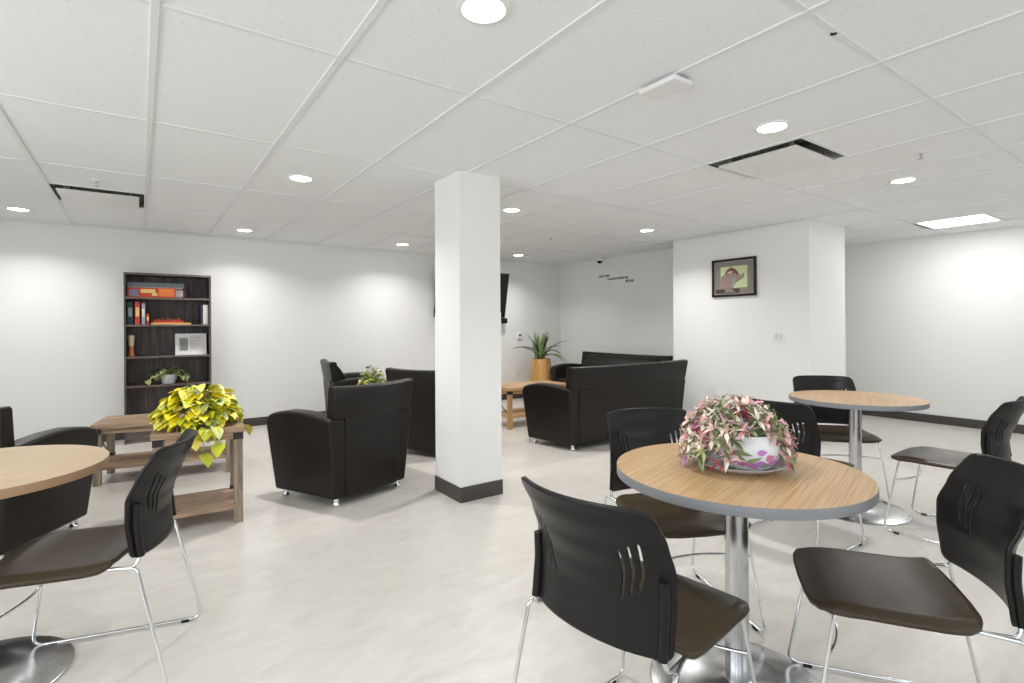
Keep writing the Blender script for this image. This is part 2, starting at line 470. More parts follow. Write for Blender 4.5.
def diffuser(x, y, label):
    t = thing('ceiling_diffuser', label, 'air vent', (x+.3048, y+.3048, CE), 0, 'square ceiling air diffusers')
    h = .292
    bm = nb(); box(bm, -h, -h, .001, -h+.002, h, .16); box(bm, h-.002, -h, .001, h, h, .16); box(bm, -h, -h, .001, h, -h+.002, .16); box(bm, -h, h-.002, .001, h, h, .16); box(bm, -h, -h, .16, h, h, .162)
    obj('duct_box', bm, 'galv', t)
    bm = nb()
    vs = lambda q, z: [bm.verts.new(p) for p in ((-q, -q, z), (q, -q, z), (q, q, z), (-q, q, z))]
    a, b, c = vs(.252, -.020), vs(.256, -.030), vs(.245, -.018)
    bm.faces.new(b[::-1])
    for i in range(4):
        bm.faces.new((a[i], a[(i+1) % 4], b[(i+1) % 4], b[i])); bm.faces.new((c[i], c[(i+1) % 4], a[(i+1) % 4], a[i]))
    bm.faces.new(c)
    obj('plate', bm, 'white', t)
    for px, py in ((-.2, -.2), (.2, -.2), (.2, .2), (-.2, .2)): obj('hanger', bx(px-.008, py-.008, -.018, px+.008, py+.008, .16), 'galv', t)
diffuser(-.5642, 5.148, 'square white air diffuser in the ceiling at the left, above the bookcase')
diffuser(3.0934, 1.4905, 'square white air diffuser beside a downlight in the right half of the ceiling')
diffuser(3.703, 6.367, 'distant square air diffuser near the back wall, right of the pillar')

def sprinkler(x, y, label):
    t = thing('sprinkler', label, 'sprinkler', (x, y, CE), 0, 'ceiling sprinklers')
    bm = nb(); lathe(bm, [(.034, 0), (.034, -.003), (.022, -.010), (.012, -.012), (.010, -.012)], 24); obj('collar', bm, 'white', t, smooth=True)
    bm = nb(); tube(bm, [(0, 0, -.01), (0, 0, -.02)], .009, 12)
    for s in (-1, 1): tube(bm, fillet([(s*.005, 0, -.02), (s*.013, 0, -.030), (s*.004, 0, -.042)], .006, 3), .003, 8)
    tube(bm, [(0, 0, -.018), (0, 0, -.042)], .003, 8); obj('nozzle', bm, 'steel', t, smooth=True)
    bm = nb(); lathe(bm, [(0, -.041), (.016, -.042), (.017, -.044), (0, -.045)], 16); obj('deflector', bm, 'steel', t)
sprinkler(-.258, 4.863, 'small ceiling sprinkler in front of the left diffuser')
sprinkler(3.997, 1.197, 'small ceiling sprinkler above the right end of the room, near a downlight')
sprinkler(4.037, 4.874, 'tiny ceiling sprinkler between the pillar and the wall lettering')

t = thing('wireless_access_point', 'flat white rectangular device fixed under a ceiling bar', 'access point', (1.90, 1.50, CE-.006))
bm = nb(); box(bm, -.062, -.100, -.030, .062, .100, -.008); obj('housing', bm, 'white', t, bevel=.008)
bm = nb(); box(bm, -.04, -.08, -.009, .04, .08, .002); obj('mount_plate', bm, 'button_grey', t)

t = thing('security_camera', 'white dome security camera under the ceiling near the wall lettering', 'security camera', (6.0, 6.03, CE))
bm = nb(); lathe(bm, [(0, 0), (.062, 0), (.062, -.03), (.055, -.045), (.045, -.05)], 28); obj('base', bm, 'white', t, smooth=True)
bm = nb(); lathe(bm, [(.044, -.048), (.04, -.07), (.026, -.087), (0, -.094)], 28); obj('dome', bm, 'screen', t, smooth=True)
bm = nb(); lathe(bm, [(0, 0), (.012, 0), (.012, -.004), (0, -.005)], 16)  # no real opening: dark-coloured disc stands for the shade inside a small hole
tag(obj('ceiling_hole_disc', bm, 'dark', smooth=True, loc=(2.095, .89, CE)), 'tiny black disc standing for a hole in a ceiling tile near the top right', 'hole')

# ------------------------------------------------------------------ stacking chair
SP = [(.44, -.258), (.50, -.252), (.57, -.250), (.63, -.262), (.70, -.290), (.78, -.325), (.84, -.350)]
WG = [(.44, -.205), (.50, -.196), (.58, -.186), (.65, -.186), (.72, -.212), (.80, -.256), (.84, -.276)]
def bsurf(s, z):
    u = s/.222
    sp = lerp(SP, z); wg = lerp(WG, z)
    return Vector((s, sp+(wg-sp)*abs(u)**2.1, z))
half = [(0, .458), (.10, .458), (.195, .460), (.210, .464), (.217, .476), (.218, .54), (.218, .60), (.218, .645), (.217, .68), (.213, .752), (.210, .785), (.204, .802), (.193, .812), (.16, .816), (.07, .817)]
back_outline = half + [(0, .817)] + [(-x, z) for x, z in half[:0:-1]]
def slot(s0, z0, L, sgn):
    c = []; n = 9; w = .0034
    for k in range(n):
        t = k/(n-1)
        c.append((s0+.0055*(1-(2*t-1)**2)+.014*(t-.5), z0+L*t))
    pts = [(x+w, z) for x, z in c]
    pts += [(c[-1][0]+w*math.cos(a), c[-1][1]+w*math.sin(a)) for a in (R(35), R(90), R(145))]
    pts += [(x-w, z) for x, z in c[::-1]]
    pts += [(c[0][0]-w*math.cos(a), c[0][1]-w*math.sin(a)) for a in (R(35), R(90), R(145))]
    return [(x*sgn, z) for x, z in pts]
slots = []
for sg in (-1, 1):
    slots += [slot(.108, .578, .122, sg), slot(.130, .592, .124, sg), slot(.152, .606, .120, sg)]
hs = [(0, .246), (.10, .244), (.160, .238), (.197, .222), (.216, .192), (.224, .14), (.226, .02), (.226, -.07), (.224, -.115), (.213, -.140), (.180, -.154), (.10, -.162)]
seat_outline = hs + [(0, -.165)] + [(-x, y) for x, y in hs[:0:-1]]
def ssurf(x, y):
    u = min(1, abs(x)/.222)
    z = .449
    z -= .016*(1-u*u)*max(0, min(1, 1-((y+.02)/.2)**2))     # dished middle
    if y > .10: z -= (y-.10)**2*1.3                          # waterfall front
    if u > .84: z -= ((u-.84)/.16)**2*.018
    if y < -.06: z += (y+.06)**2*1.2
    return Vector((x, y, z))

def make_chair(label):
    t = thing('stacking_chair', label, 'chair', (0, 0, 0), 0, 'black shell chairs with chrome sled frames')
    bm = shell(seat_outline, [], ssurf, .010)
    bmesh.ops.recalc_face_normals(bm, faces=bm.faces)
    obj('seat', bm, 'seat', t, smooth=True, solid=.014, angle=60)
    bm = shell(back_outline, slots, bsurf, .0075, .0034)
    bmesh.ops.recalc_face_normals(bm, faces=bm.faces)
    bo = obj('backrest', bm, 'plastic', t, smooth=True, solid=.011, angle=60)
    for s in (-1, 1):
        bm = nb()
        pts = []
        for k in range(9):
            z = .464+(.640-.464)*k/8; p = bsurf(.200, z); pts.append((s*.200, p.y-.0125, z))
        tube(bm, pts, .0125, 14)
        obj('backrest_socket', bm, 'plastic', bo, smooth=True, angle=50)
        bm = nb(); r = .0055
        loop = [(s*.230, -.222, .438), (s*.202, -.13, .434), (s*.200, .182, .424), (s*.243, .250, .0105), (s*.253, -.318, .0105)]
        tube(bm, fillet(loop, [.022, .03, .028, .035, .035], 7, True), r, 10, True)
        p = bsurf(.200, .465)
        tube(bm, fillet([(s*.204, -.12, .4345), (s*.210, -.215, .436), (s*.200, p.y-.0125, .47)], .022, 6), .0062, 10)
        fo = obj('side_frame', bm, 'chrome', t, smooth=True)
        for y in (.185, -.255):
            bm = nb(); x = s*(.243+(.253-.243)*(.25-y)/.568)
            box(bm, x-.008, y-.014, 0, x+.008, y+.014, .012); obj('glide', bm, 'rubber', fo, bevel=.002)
    bm = nb()
    z = .305; f = (.424-z)/.4135; xx = .200+.043*f; yy = .182+.068*f
    pts = [(-xx+2*xx*k/12, yy-.055*(1-(2*k/12-1)**2), z) for k in range(13)]
    tube(bm, pts, .0048, 10); obj('crossbar', bm, 'chrome', t, smooth=True)
    bm = nb()
    for y in (.10, -.09): tube(bm, [(-.200, y, .428), (.200, y, .428)], .0048, 8)
    obj('seat_support', bm, 'chrome', t, smooth=True)
    return t
chairs = [(-.165, 2.392, 74.5, 'black shell chair at the left table, seen from its side'),
          (1.156, 1.000, -82.6, 'black shell chair in the centre foreground with its slotted back to the camera'),
          (1.84, .633, 33.7, 'black shell chair at bottom right, empty seat tucked toward the flower table'),
          (1.864, 1.424, 155.5, 'black shell chair behind the flower table, facing the camera, nearest the sofa'),
          (3.056, 1.504, -91.0, 'black shell chair half hidden behind the potted pink flowers, back to the camera'),
          (4.115, 1.749, 131.9, 'black shell chair behind the far right round table, facing the camera'),
          (3.839, 1.023, 1.6, 'black shell chair at far right, seen side-on beside the far round table')]
c0 = make_chair(chairs[0][3])
for i, (x, y, rz, lab) in enumerate(chairs):
    if i == 0: c0.location = (x, y, 0); c0.rotation_euler = (0, 0, R(rz))
    else: dup(c0, (x, y, 0), R(rz), lab)

# ------------------------------------------------------------------ round pedestal tables
def round_table(x, y, r, rb, top, edge, grain, label, H=.738):
    t = thing('round_table', label, 'table', (x, y, 0), grain, 'round pedestal tables')
    bm = nb(); rings = lathe(bm, [(r-.001, H-.030), (r, H-.029), (r, H-.002), (r-.001, H)], 96, 1)
    f = bm.faces.new([v for v in rings[-1]]); f.material_index = 0
    f = bm.faces.new([v for v in rings[0]][::-1]); f.material_index = 1
    obj('tabletop', bm, [top, edge], t, smooth=True, angle=30)
    bm = nb(); lathe(bm, [(0, .012), (.0375, .012), (.0375, H-.034), (0, H-.034)], 40); obj('pedestal', bm, 'steel', t, smooth=True)
    bm = nb(); lathe(bm, [(0, 0), (rb, 0), (rb, .006), (rb-.006, .009), (rb*.6, .014), (.06, .022), (.045, .03), (0, .03)], 80)
    obj('base_plate', bm, 'steel', t, smooth=True)
    bm = nb()
    for k in range(4):
        a = k*PI/2+PI/4; m = Matrix.Rotation(a, 4, 'Z')
        box(bm, .0, -.02, H-.045, .22, .02, H-.030, 0, m)
    obj('top_bracket', bm, 'bracket', t)
    return t
round_table(1.641, 1.009, .396, .285, 'oak_top', 'edge_grey', R(15), 'round oak table in the foreground carrying the pot of pink flowers')
round_table(3.855, 1.520, .388, .30, 'oak_top', 'edge_grey', R(20), 'round pale oak table at far right, bare, near the right wall')
round_table(-.490, 2.545, .392, .285, 'oak_pale', 'edge_oak', R(0), 'round pale oak table cut off by the left edge of the photo')

# ------------------------------------------------------------------ leather armchairs and sofas
def leather_seat(name, label, cat, loc, rz, W, cushions, group):
    """origin: middle of the rear bottom edge, facing +Y; W = rear base width"""
    t = thing(name, label, cat, (loc[0], loc[1], 0), rz, group)
    D = .58; hb = W/2; splay = .100; z0 = .055; th = .125
    def hw(y, z): return hb+splay*(y/D)+.055*(z-z0)/.55
    def yy(y, z): return y+(.05*(z-z0)/.55)*(y/D)-.03*(z-z0)/.55*(1-y/D)
    prof = [(0, z0), (D, z0), (D+.0, .50), (D-.008, .555), (D-.035, .592), (D-.09, .612), (D-.20, .633), (D-.32, .632), (D-.45, .618), (0, .598)]
    for s in (-1, 1):
        bm = nb(); n = len(prof)
        secs = []
        for k in range(4):
            f = (0, .33, .66, 1)[k]; bow = (0, .0, .0, 0)[k]
            secs.append([bm.verts.new((s*(hw(y, z)-th*(1-f)), yy(y, z), z+(0 if f in (0, 1) or z < .5 else .006))) for y, z in prof])
        bm.faces.new(secs[0]); bm.faces.new(secs[-1][::-1])
        for a, b in zip(secs, secs[1:]):
            for i in range(n): bm.faces.new((a[i], a[(i+1) % n], b[(i+1) % n], b[i]))
        obj('armrest', bm, 'leather', t, bevel=.016, seg=3, angle=50)
    # rear panel between the arms
    q = hb-.085
    bm = nb(); prism(bm, [(-.012, z0), (.09, z0), (.07, .62), (-.045, .62)], lambda y, z: (-q-.04*(z-z0), y, z), lambda y, z: (q+.04*(z-z0), y, z))
    obj('rear_panel', bm, 'leather', t, bevel=.012, seg=3)
    # headrest block over the arms
    hq = hb+(.052 if cushions > 1 else .040)
    bm = nb()
    hp = [(-.052, .602), (-.085, .80), (-.075, .822), (-.020, .826), (-.003, .812), (.035, .602)]
    n = len(hp); secs = []; K = 9
    for k in range(K):
        f = 2*k/(K-1)-1
        secs.append([bm.verts.new((f*(hq-(.0 if z > .7 else .012)), y-.018*f*f*0+.02*f*f, z-.010*(1-f*f)*(z > .75))) for y, z in hp])
    bm.faces.new(secs[0]); bm.faces.new(secs[-1][::-1])
    for a, b in zip(secs, secs[1:]):
        for i in range(n): bm.faces.new((a[i], a[(i+1) % n], b[(i+1) % n], b[i]))
    obj('headrest', bm, 'leather', t, bevel=.018, seg=3, angle=50)
    # back cushion, seat base and seat cushions between the arms
    iw = hb-th+.012
    bm = nb(); prism(bm, [(.075, .30), (.25, .30), (.215, .48), (.15, .63), (.065, .755), (.03, .785), (.0, .785), (.03, .61)], lambda y, z: (-iw-.01*(y > .1), y, z), lambda y, z: (iw+.01*(y > .1), y, z))
    obj('back_cushion', bm, 'leather', t, bevel=.02, seg=3)
    bm = nb()
    vs = [bm.verts.new((sx*(hw(y, z)-th+.004), yy(y, z), z)) for sx in (-1, 1) for y in (.09, D-.03) for z in (z0, .28)]
    for f in ((0, 1, 3, 2), (4, 6, 7, 5), (0, 4, 5, 1), (2, 3, 7, 6), (0, 2, 6, 4), (1, 5, 7, 3)): bm.faces.new([vs[i] for i in f])
    obj('seat_base', bm, 'leather', t, bevel=.012)
    for k in range(cushions):
        bm = nb(); a0, a1 = -1+2*k/cushions, -1+2*(k+1)/cushions
        vs = [bm.verts.new((sx*(hw(y, .4)-th-.004)+(.002 if sx == a0 else -.002), y, z)) for sx in (a0, a1) for y in (.20, D+.01) for z in (.282, .43)]
        for f in ((0, 1, 3, 2), (4, 6, 7, 5), (0, 4, 5, 1), (2, 3, 7, 6), (0, 2, 6, 4), (1, 5, 7, 3)): bm.faces.new([vs[i] for i in f])
        obj('seat_cushion', bm, 'leather', t, bevel=.03, seg=4)
    for sx, y in ((-1, .04), (1, .04), (-1, D-.05), (1, D-.05)):
        bm = nb(); x = sx*(hw(y, z0)-.045)
        lathe(bm, [(0, 0), (.024, 0), (.026, .012), (.022, .018), (.018, .03), (.018, z0+.004), (0, z0+.004)], 20, c=(x, y, 0))
        obj('foot', bm, 'chrome', t, smooth=True)
    return t
G = 'black leather armchairs'
leather_seat('armchair', 'black leather armchair left of the white pillar, rear corner toward the camera', 'armchair', (1.354, 3.657), R(17.5), .615, 1, G)
leather_seat('armchair', 'black leather armchair at the left edge behind the round table', 'armchair', (-.865, 3.82), R(-22), .615, 1, G)
leather_seat('armchair', 'dark armchair partly hidden behind the white pillar, right of the small plant', 'armchair', (2.125, 4.535), R(-63.7), .615, 1, G)
leather_seat('armchair', 'black armchair furthest back, its side against the back wall left of the small plant', 'armchair', (1.83, 6.30), R(-97), .615, 1, G)
leather_seat('sofa', 'long black leather sofa with its back to the camera, right of the pillar', 'sofa', (4.235, 3.80), R(0), 1.67, 3, 'black leather sofas')
leather_seat('sofa', 'black leather sofa facing left against the lettered alcove wall, behind the other sofa', 'sofa', (5.86, 5.42), R(90), 1.62, 3, 'black leather sofas').scale = (1, 1, .972)

# ------------------------------------------------------------------ wooden tables
def wood_table(name, label, loc, rz, Wd, Dp, H, m, mv, shelf_z=.10, cat='table', group=None, lg=.05):
    """origin: front left floor corner of the legs"""
    t = thing(name, label, cat, (loc[0], loc[1], 0), rz, group)
    n = 3
    bm = nb()
    for k in range(n):
        box(bm, -.01, -.01+k*(Dp+.02)/n+.0008, H-.035, Wd+.01, -.01+(k+1)*(Dp+.02)/n-.0008, H)
    obj('tabletop', bm, m, t, bevel=.002)
    for x in (0, Wd-lg):
        for y in (0, Dp-lg):
            lo = obj('leg', bx(x, y, 0, x+lg, y+lg, H-.035), mv, t, bevel=.002)
            e = .0025
            bm = nb(); box(bm, x-e, y-e, H-.078, x+lg+e, y+lg+e, H-.036); obj('corner_bracket', bm, 'bracket', lo)
            if y == 0: continue
            bm = nb(); box(bm, x-e, y-e, shelf_z+.032, x+lg+e, y+lg+e, shelf_z+.052); obj('shelf_bracket', bm, 'bracket', lo)
    bm = nb()
    box(bm, lg, .006, H-.075, Wd-lg, .026, H-.035); box(bm, lg, Dp-.026, H-.075, Wd-lg, Dp-.006, H-.035)
    box(bm, .006, lg, H-.075, .026, Dp-lg, H-.035); box(bm, Wd-.026, lg, H-.075, Wd-.006, Dp-lg, H-.035)
    obj('apron', bm, m, t)
    obj('lower_shelf', bx(.006, .006, shelf_z, Wd-.006, Dp-.006, shelf_z+.03), m, t, bevel=.002)
    for x in (.016, Wd-.016):
        bm = nb(); h0, h1 = shelf_z+.05, H-.08
        for k in (0, 1):
            ya, yb = (lg, Dp-lg) if k == 0 else (Dp-lg, lg)
            d = Vector((0, yb-ya, h1-h0)); a = math.atan2(h1-h0, yb-ya); L = d.length
            mx = Matrix.Translation((x+(.004 if k else 0), ya, h0)) @ Matrix.Rotation(a, 4, 'X')
            box(bm, -.002, 0, -.006, .002, L, .006, 0, mx)
        if xbr: obj('side_brace', bm, 'bracket', t)
        else: bm.free()
    return t
xbr = True
wood_table('side_table', 'tall grey-oak side table with black corner brackets under the yellow plant', (.055, 3.705), R(-4), .47, .42, .60, 'rustic', 'rustic_v', .085, 'side table')
wood_table('coffee_table', 'low grey-oak coffee table in front of the dark bookcase', (-.305, 5.15), R(-10), .95, .45, .475, 'rustic', 'rustic_v', .12, 'coffee table')
wood_table('coffee_table', 'low honey-oak coffee table right of the white pillar by the sofas', (3.52, 5.03), R(0), .90, .48, .49, 'honey', 'honey_v', .13, 'coffee table')
wood_table('side_table', 'small oak table between the back armchairs, holding the small green plant', (1.93, 5.35), R(0), .42, .40, .50, 'rustic', 'rustic_v', .1, 'side table')

# ------------------------------------------------------------------ bookcase
BX0, BX1, BY0, BY1, BHt = -.140, .655, 6.81, YB-.012, 1.805
t = thing('bookcase', 'tall dark oak open bookcase standing against the back wall', 'bookcase', (BX0, BY0, 0))
w, d = BX1-BX0, BY1-BY0
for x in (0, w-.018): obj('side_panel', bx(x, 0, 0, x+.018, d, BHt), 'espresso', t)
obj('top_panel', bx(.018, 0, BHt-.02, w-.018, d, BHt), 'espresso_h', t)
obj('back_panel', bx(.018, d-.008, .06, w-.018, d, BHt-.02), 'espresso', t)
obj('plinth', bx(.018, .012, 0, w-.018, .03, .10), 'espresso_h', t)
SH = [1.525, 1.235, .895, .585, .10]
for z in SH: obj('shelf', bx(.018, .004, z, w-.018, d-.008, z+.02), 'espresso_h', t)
def bw(x0, x1, z0, z1, y0, y1): return bx(BX0+x0, BY0+y0, z0, BX0+x1, BY0+y1, z1)
z1 = SH[0]+.02
t = thing('board_game_box', 'large grey-green board game box standing on the top bookcase shelf', 'board game', (BX0+.30, BY0+.12, z1))
obj('box_body', bx(-.27, 0, 0, .245, .05, .165), 'box_teal', t); 
bm = nb(); box(bm, -.26, -.0015, .11, .235, 0, .118); box(bm, .12, -.0015, .02, .235, 0, .09); obj('printed_band', bm, 'caption_grey', t)
t = thing('board_game_box', 'red and orange board game box leaning in front of the larger box', 'board game', (BX0+.245, BY0+.06, z1))
obj('box_body', bx(-.215, 0, 0, .215, .045, .104), 'box_red', t)
bm = nb(); box(bm, -.20, -.0015, .012, -.12, 0, .085); obj('printed_picture', bm, 'box_blue', t)
bm = nb(); box(bm, -.10, -.0015, .05, .03, 0, .09); box(bm, .0, -.0015, .02, .05, 0, .05); obj('printed_picture', bm, 'box_yellow', t)
bm = nb(); box(bm, .06, -.0015, .015, .20, 0, .10); obj('printed_picture', bm, 'box_orange', t)
for q in range(4):
    pass
def book(name, label, x0, x1, z0, h, m, y0=.03, dd=.19, band=None):
    t = thing(name, label, 'book', (BX0+x0, BY0+y0, z0), 0, 'books on the bookcase')
    wd = x1-x0
    bm = nb(); box(bm, 0, 0, 0, .003, dd, h); box(bm, wd-.003, 0, 0, wd, dd, h); box(bm, 0, 0, 0, wd, .003, h); obj('cover', bm, m, t)
    obj('pages', bx(.003, .003, .003, wd-.003, dd-.004, h-.004), 'paper', t)
    if band: 
        bm = nb(); box(bm, wd*.2, -.001, h*.35, wd*.8, 0, h*.75); obj('spine_title', bm, band, t)
book('book', 'thin brown book beside the board games on the top shelf', .525, .562, z1, .115, 'brown_book', .12, .15)
z2 = SH[1]+.02
book('book', 'dark green book at the left end of the second shelf', .026, .082, z2, .235, 'book_green', band='box_teal')
book('book', 'tall red book with pale spine lettering on the second shelf', .092, .140, z2, .243, 'book_red', band='box_yellow')
book('book', 'pale blue book right of the tall red book', .150, .186, z2, .228, 'book_blue', band='paper')
book('book', 'short red book, lowest of the upright books on the second shelf', .192, .220, z2, .115, 'box_red', band='box_yellow')
book('book', 'white book at the right end of the second shelf', .715, .772, z2, .222, 'book_white')
book('book', 'navy book pressed against the white book at the shelf end', .694, .713, z2, .215, 'book_navy')
t = thing('board_game_box', 'flat yellow and red game lying on the second shelf', 'board game', (BX0+.235, BY0+.05, z2))
obj('box_body', bx(0, 0, 0, .37, .2, .018), 'box_yellow', t)
obj('lid', bx(.02, .01, .018, .30, .19, .042), 'box_red', t)
bm = nb()
for k in range(9):
    x = .05+k*.026; lathe(bm, [(0, 0), (.008, 0), (.006, .012+.006*(k % 3)), (0, .02+.006*(k % 3))], 10, c=(x, .06+.02*(k % 2), .042))
obj('playing_piece', bm, 'box_orange', t)['kind'] = 'stuff'
z3 = SH[2]+.02
t = thing('bud_vase', 'slim wooden vase with a cream top at the left of the third shelf', 'vase', (BX0+.062, BY0+.09, z3))
bm = nb(); lathe(bm, [(0, 0), (.030, 0), (.024, .03), (.021, .07), (.023, .11)], 24); obj('lower_body', bm, 'orange_wood', t, smooth=True)
bm = nb(); lathe(bm, [(.023, .11), (.027, .16), (.030, .215), (.026, .225), (.018, .222), (0, .20)], 24); obj('upper_body', bm, 'cream_lacquer', t, smooth=True)
t = thing('photo_frame', 'white framed certificate leaning on the third bookcase shelf', 'picture frame', (BX0+.605, BY0+.07, z3))
tl = Matrix.Rotation(R(-9), 4, 'X')
def tb(x0, y0, z0, x1, y1, z1):
    bm = nb(); box(bm, x0, y0, z0, x1, y1, z1, 0, tl); return bm
bm = nb()
for a in ((-.15, 0, -.125, .24), (.125, 0, .15, .24), (-.125, 0, .125, .022), (-.125, .218, .125, .24)): box(bm, a[0], 0, a[1], a[2], .014, a[3], 0, tl)
obj('frame', bm, 'pot', t)
obj('sheet', tb(-.125, .005, .022, .125, .012, .218), 'paper', t)
obj('photograph', tb(-.108, .003, .05, -.03, .0045, .19), 'photo_grey', t)
bm = nb()
for k in range(8): box(bm, -.01, .0035, .06+k*.016, .10-.02*(k % 3), .0045, .066+k*.016, 0, tl)
box(bm, -.01, .0035, .19, .105, .0045, .2, 0, tl)
obj('printed_text', bm, 'caption_grey', t)

# ------------------------------------------------------------------ plants
def pothos(name, label, loc, potr, poth, n, spread, rise, L0, mats, weights, seed, trail=(), cat='potted plant', potm='pot', stemm='stem_green', bias=(0, 0), fall=.25):
    rnd = random.Random(seed)
    t = thing(name, label, cat, loc)
    bm = nb(); lathe(bm, [(0, 0), (potr*.74, 0), (potr*.78, .006), (potr, poth-.012), (potr*1.05, poth-.01), (potr*1.05, poth), (potr*.94, poth), (potr*.92, poth-.015), (0, poth-.018)], 36)
    obj('pot', bm, potm, t, smooth=True, angle=45)
    bm = nb(); lathe(bm, [(0, poth-.012), (potr*.93, poth-.014)], 24); obj('soil', bm, 'soil', t)
    fb, sb = nb(), nb()
    idx = list(range(len(mats)))
    for k in range(n):
        a = rnd.uniform(0, 2*PI); el = rnd.random()**.7
        rr = spread*math.sqrt(rnd.uniform(.05, 1))
        hh = poth+rise*(1-(rr/spread)**2)*rnd.uniform(.55, 1.05)+rnd.uniform(-.02, .02)
        if rr > potr: hh -= (rr-potr)*fall
        p = Vector((rr*math.cos(a)+bias[0]*rr/spread, rr*math.sin(a)+bias[1]*rr/spread, max(.025, hh)))
        root = Vector((rnd.uniform(-.5, .5)*potr, rnd.uniform(-.5, .5)*potr, poth-.015))
        midp = (root+p)/2+Vector((0, 0, .03))
        tube(sb, fillet([root, midp, p], .05, 3), .0018, 5)
        d = Vector((math.cos(a), math.sin(a), rnd.uniform(-.1, .5)))
        d += Vector((rnd.uniform(-.5, .5), rnd.uniform(-.5, .5), 0))
        L = L0*rnd.uniform(.7, 1.15)
        leaf(fb, p, d, L, L*.78, rnd.choices(idx, weights)[0], rnd.uniform(.1, .45), rnd.uniform(.6, 1.5), twist=rnd.uniform(-.5, .5))
    for (pts, k) in trail:
        pp = fillet([Vector(p) for p in pts], .04, 4)
        tube(sb, pp, .0024, 6)
        for i in range(k):
            f = (i+1)/k*(len(pp)-1); j = min(int(f), len(pp)-2); p = pp[j].lerp(pp[j+1], f-j)
            a = rnd.uniform(0, 2*PI); L = L0*rnd.uniform(.75, 1.15)
            leaf(fb, p, (math.cos(a)*.6, math.sin(a)*.6-.3, -.35), L, L*.78, rnd.choices(idx, weights)[0], .3, 1.1, twist=rnd.uniform(-.4, .4))
    obj('stems', sb, stemm, t, smooth=True)
    obj('foliage', fb, mats, t, smooth=True, angle=0)
    return t
# the big yellow pothos on the side table
pothos('potted_pothos', 'bushy yellow-leaved potted plant spilling over the tall side table', (.30, 3.90, .60), .085, .125, 235, .195, .118, .100,
       ['leaf_yellow', 'leaf_lemon', 'leaf_lime', 'leaf_green', 'leaf_pale'], [5, 4, 4.5, .8, 1.2], 5,
       fall=.75, trail=[([(.02, -.05, .11), (.03, -.17, .08), (.02, -.24, .0), (-.0, -.25, -.14)], 11), ([(.03, -.05, .12), (.06, -.16, .09), (.06, -.235, .02), (.05, -.24, -.06)], 8), ([(-.02, -.05, .12), (-.05, -.16, .09), (-.06, -.235, .02), (-.07, -.24, -.03)], 8),  ([(.07, 0, .11), (.20, -.04, .06), (.255, -.05, -.02)], 4),
              ([(-.04, -.05, .11), (-.12, -.18, .05), (-.13, -.22, -.06)], 4), ([(.05, -.05, .11), (.11, -.18, .03), (.10, -.235, -.09)], 4), ([(.0, .0, .12), (-.16, -.04, .09), (-.2, -.06, .0)], 3)])
pothos('potted_pothos', 'small trailing plant in a white pot on the fourth bookcase shelf', (BX0+.395, BY0+.13, SH[3]+.02), .082, .10, 46, .15, .075, .068,
       ['leaf_mid', 'leaf_sage', 'leaf_pale', 'leaf_straw'], [3, 3, 2, 2], 11,
       trail=[([(.04, -.05, .09), (.13, -.12, .08), (.18, -.15, -.03), (.17, -.15, -.12)], 7), ([(-.04, -.04, .09), (-.13, -.09, .10), (-.20, -.1, .05)], 5), ([(.05, 0, .09), (.16, -.03, .10), (.22, -.05, .03)], 4)])
pothos('potted_plant', 'small leafy green plant showing above the armchair back near the pillar', (2.05, 5.52, .50), .07, .11, 140, .135, .19, .045,
       ['leaf_mid', 'leaf_sage', 'leaf_pale', 'leaf_lime', 'leaf_cream'], [3, 3, 2, 2, 1], 21)

# tall sword-leaf plant in the gold planter
t = thing('potted_sword_plant', 'spiky green plant in a tall golden planter in the back corner', 'potted plant', (5.27, 6.63, 0))
bm = nb(); lathe(bm, [(0, 0), (.215, 0), (.222, .01), (.150, .685), (.148, .69), (.138, .69), (.136, .67), (0, .665)], 48); obj('planter', bm, 'planter', t, smooth=True, angle=40)
bm = nb(); lathe(bm, [(0, .675), (.137, .672)], 30); obj('soil', bm, 'soil', t)
rnd = random.Random(4); bm = nb()
for k in range(34):
    a = rnd.uniform(0, 2*PI); tilt = rnd.uniform(.05, .5) if k > 9 else rnd.uniform(.5, 1.0)
    L = rnd.uniform(.30, .50) if k > 9 else rnd.uniform(.48, .62)
    d = Vector((math.cos(a)*math.sin(tilt), math.sin(a)*math.sin(tilt), math.cos(tilt)))
    p = (rnd.uniform(-.07, .07), rnd.uniform(-.07, .07), .665)
    leaf(bm, p, d, L, rnd.uniform(.05, .066), rnd.choices([0, 1, 2], [3, 3, 2.5])[0], .5, rnd.uniform(.05, .5) if k > 9 else rnd.uniform(.9, 1.7), 'sword')
obj('foliage', bm, ['leaf_dark', 'leaf_mid', 'leaf_sage'], t, smooth=True, angle=0)

# centrepiece on the front table
FX, FY, FZ = 1.662, 1.012, .7385
t = thing('potted_flowers', 'white bowl overflowing with pink, cream and green blooms on the round table', 'potted flowers', (FX, FY, FZ))
bm = nb(); lathe(bm, [(0, .0), (.085, .0), (.118, .008), (.150, .024), (.153, .027), (.149, .028), (.116, .012), (.084, .004), (0, .004)], 48); obj('saucer', bm, 'glass', t, smooth=True)
PCX, PCY = .010, -.026
bm = nb(); lathe(bm, [(0, .005), (.055, .005), (.072, .012), (.094, .044), (.099, .076), (.091, .106), (.082, .122), (.078, .122), (.085, .106), (.09, .076), (0, .066)], 48, c=(PCX, PCY, 0)); po = obj('bowl', bm, 'pot', t, smooth=True)
def on_bowl(a, z, off=.002):
    r = lerp([(.005, .055), (.012, .072), (.044, .094), (.076, .099), (.106, .091), (.122, .082)], z)+off
    return Vector((PCX+r*math.cos(a), PCY+r*math.sin(a), z))
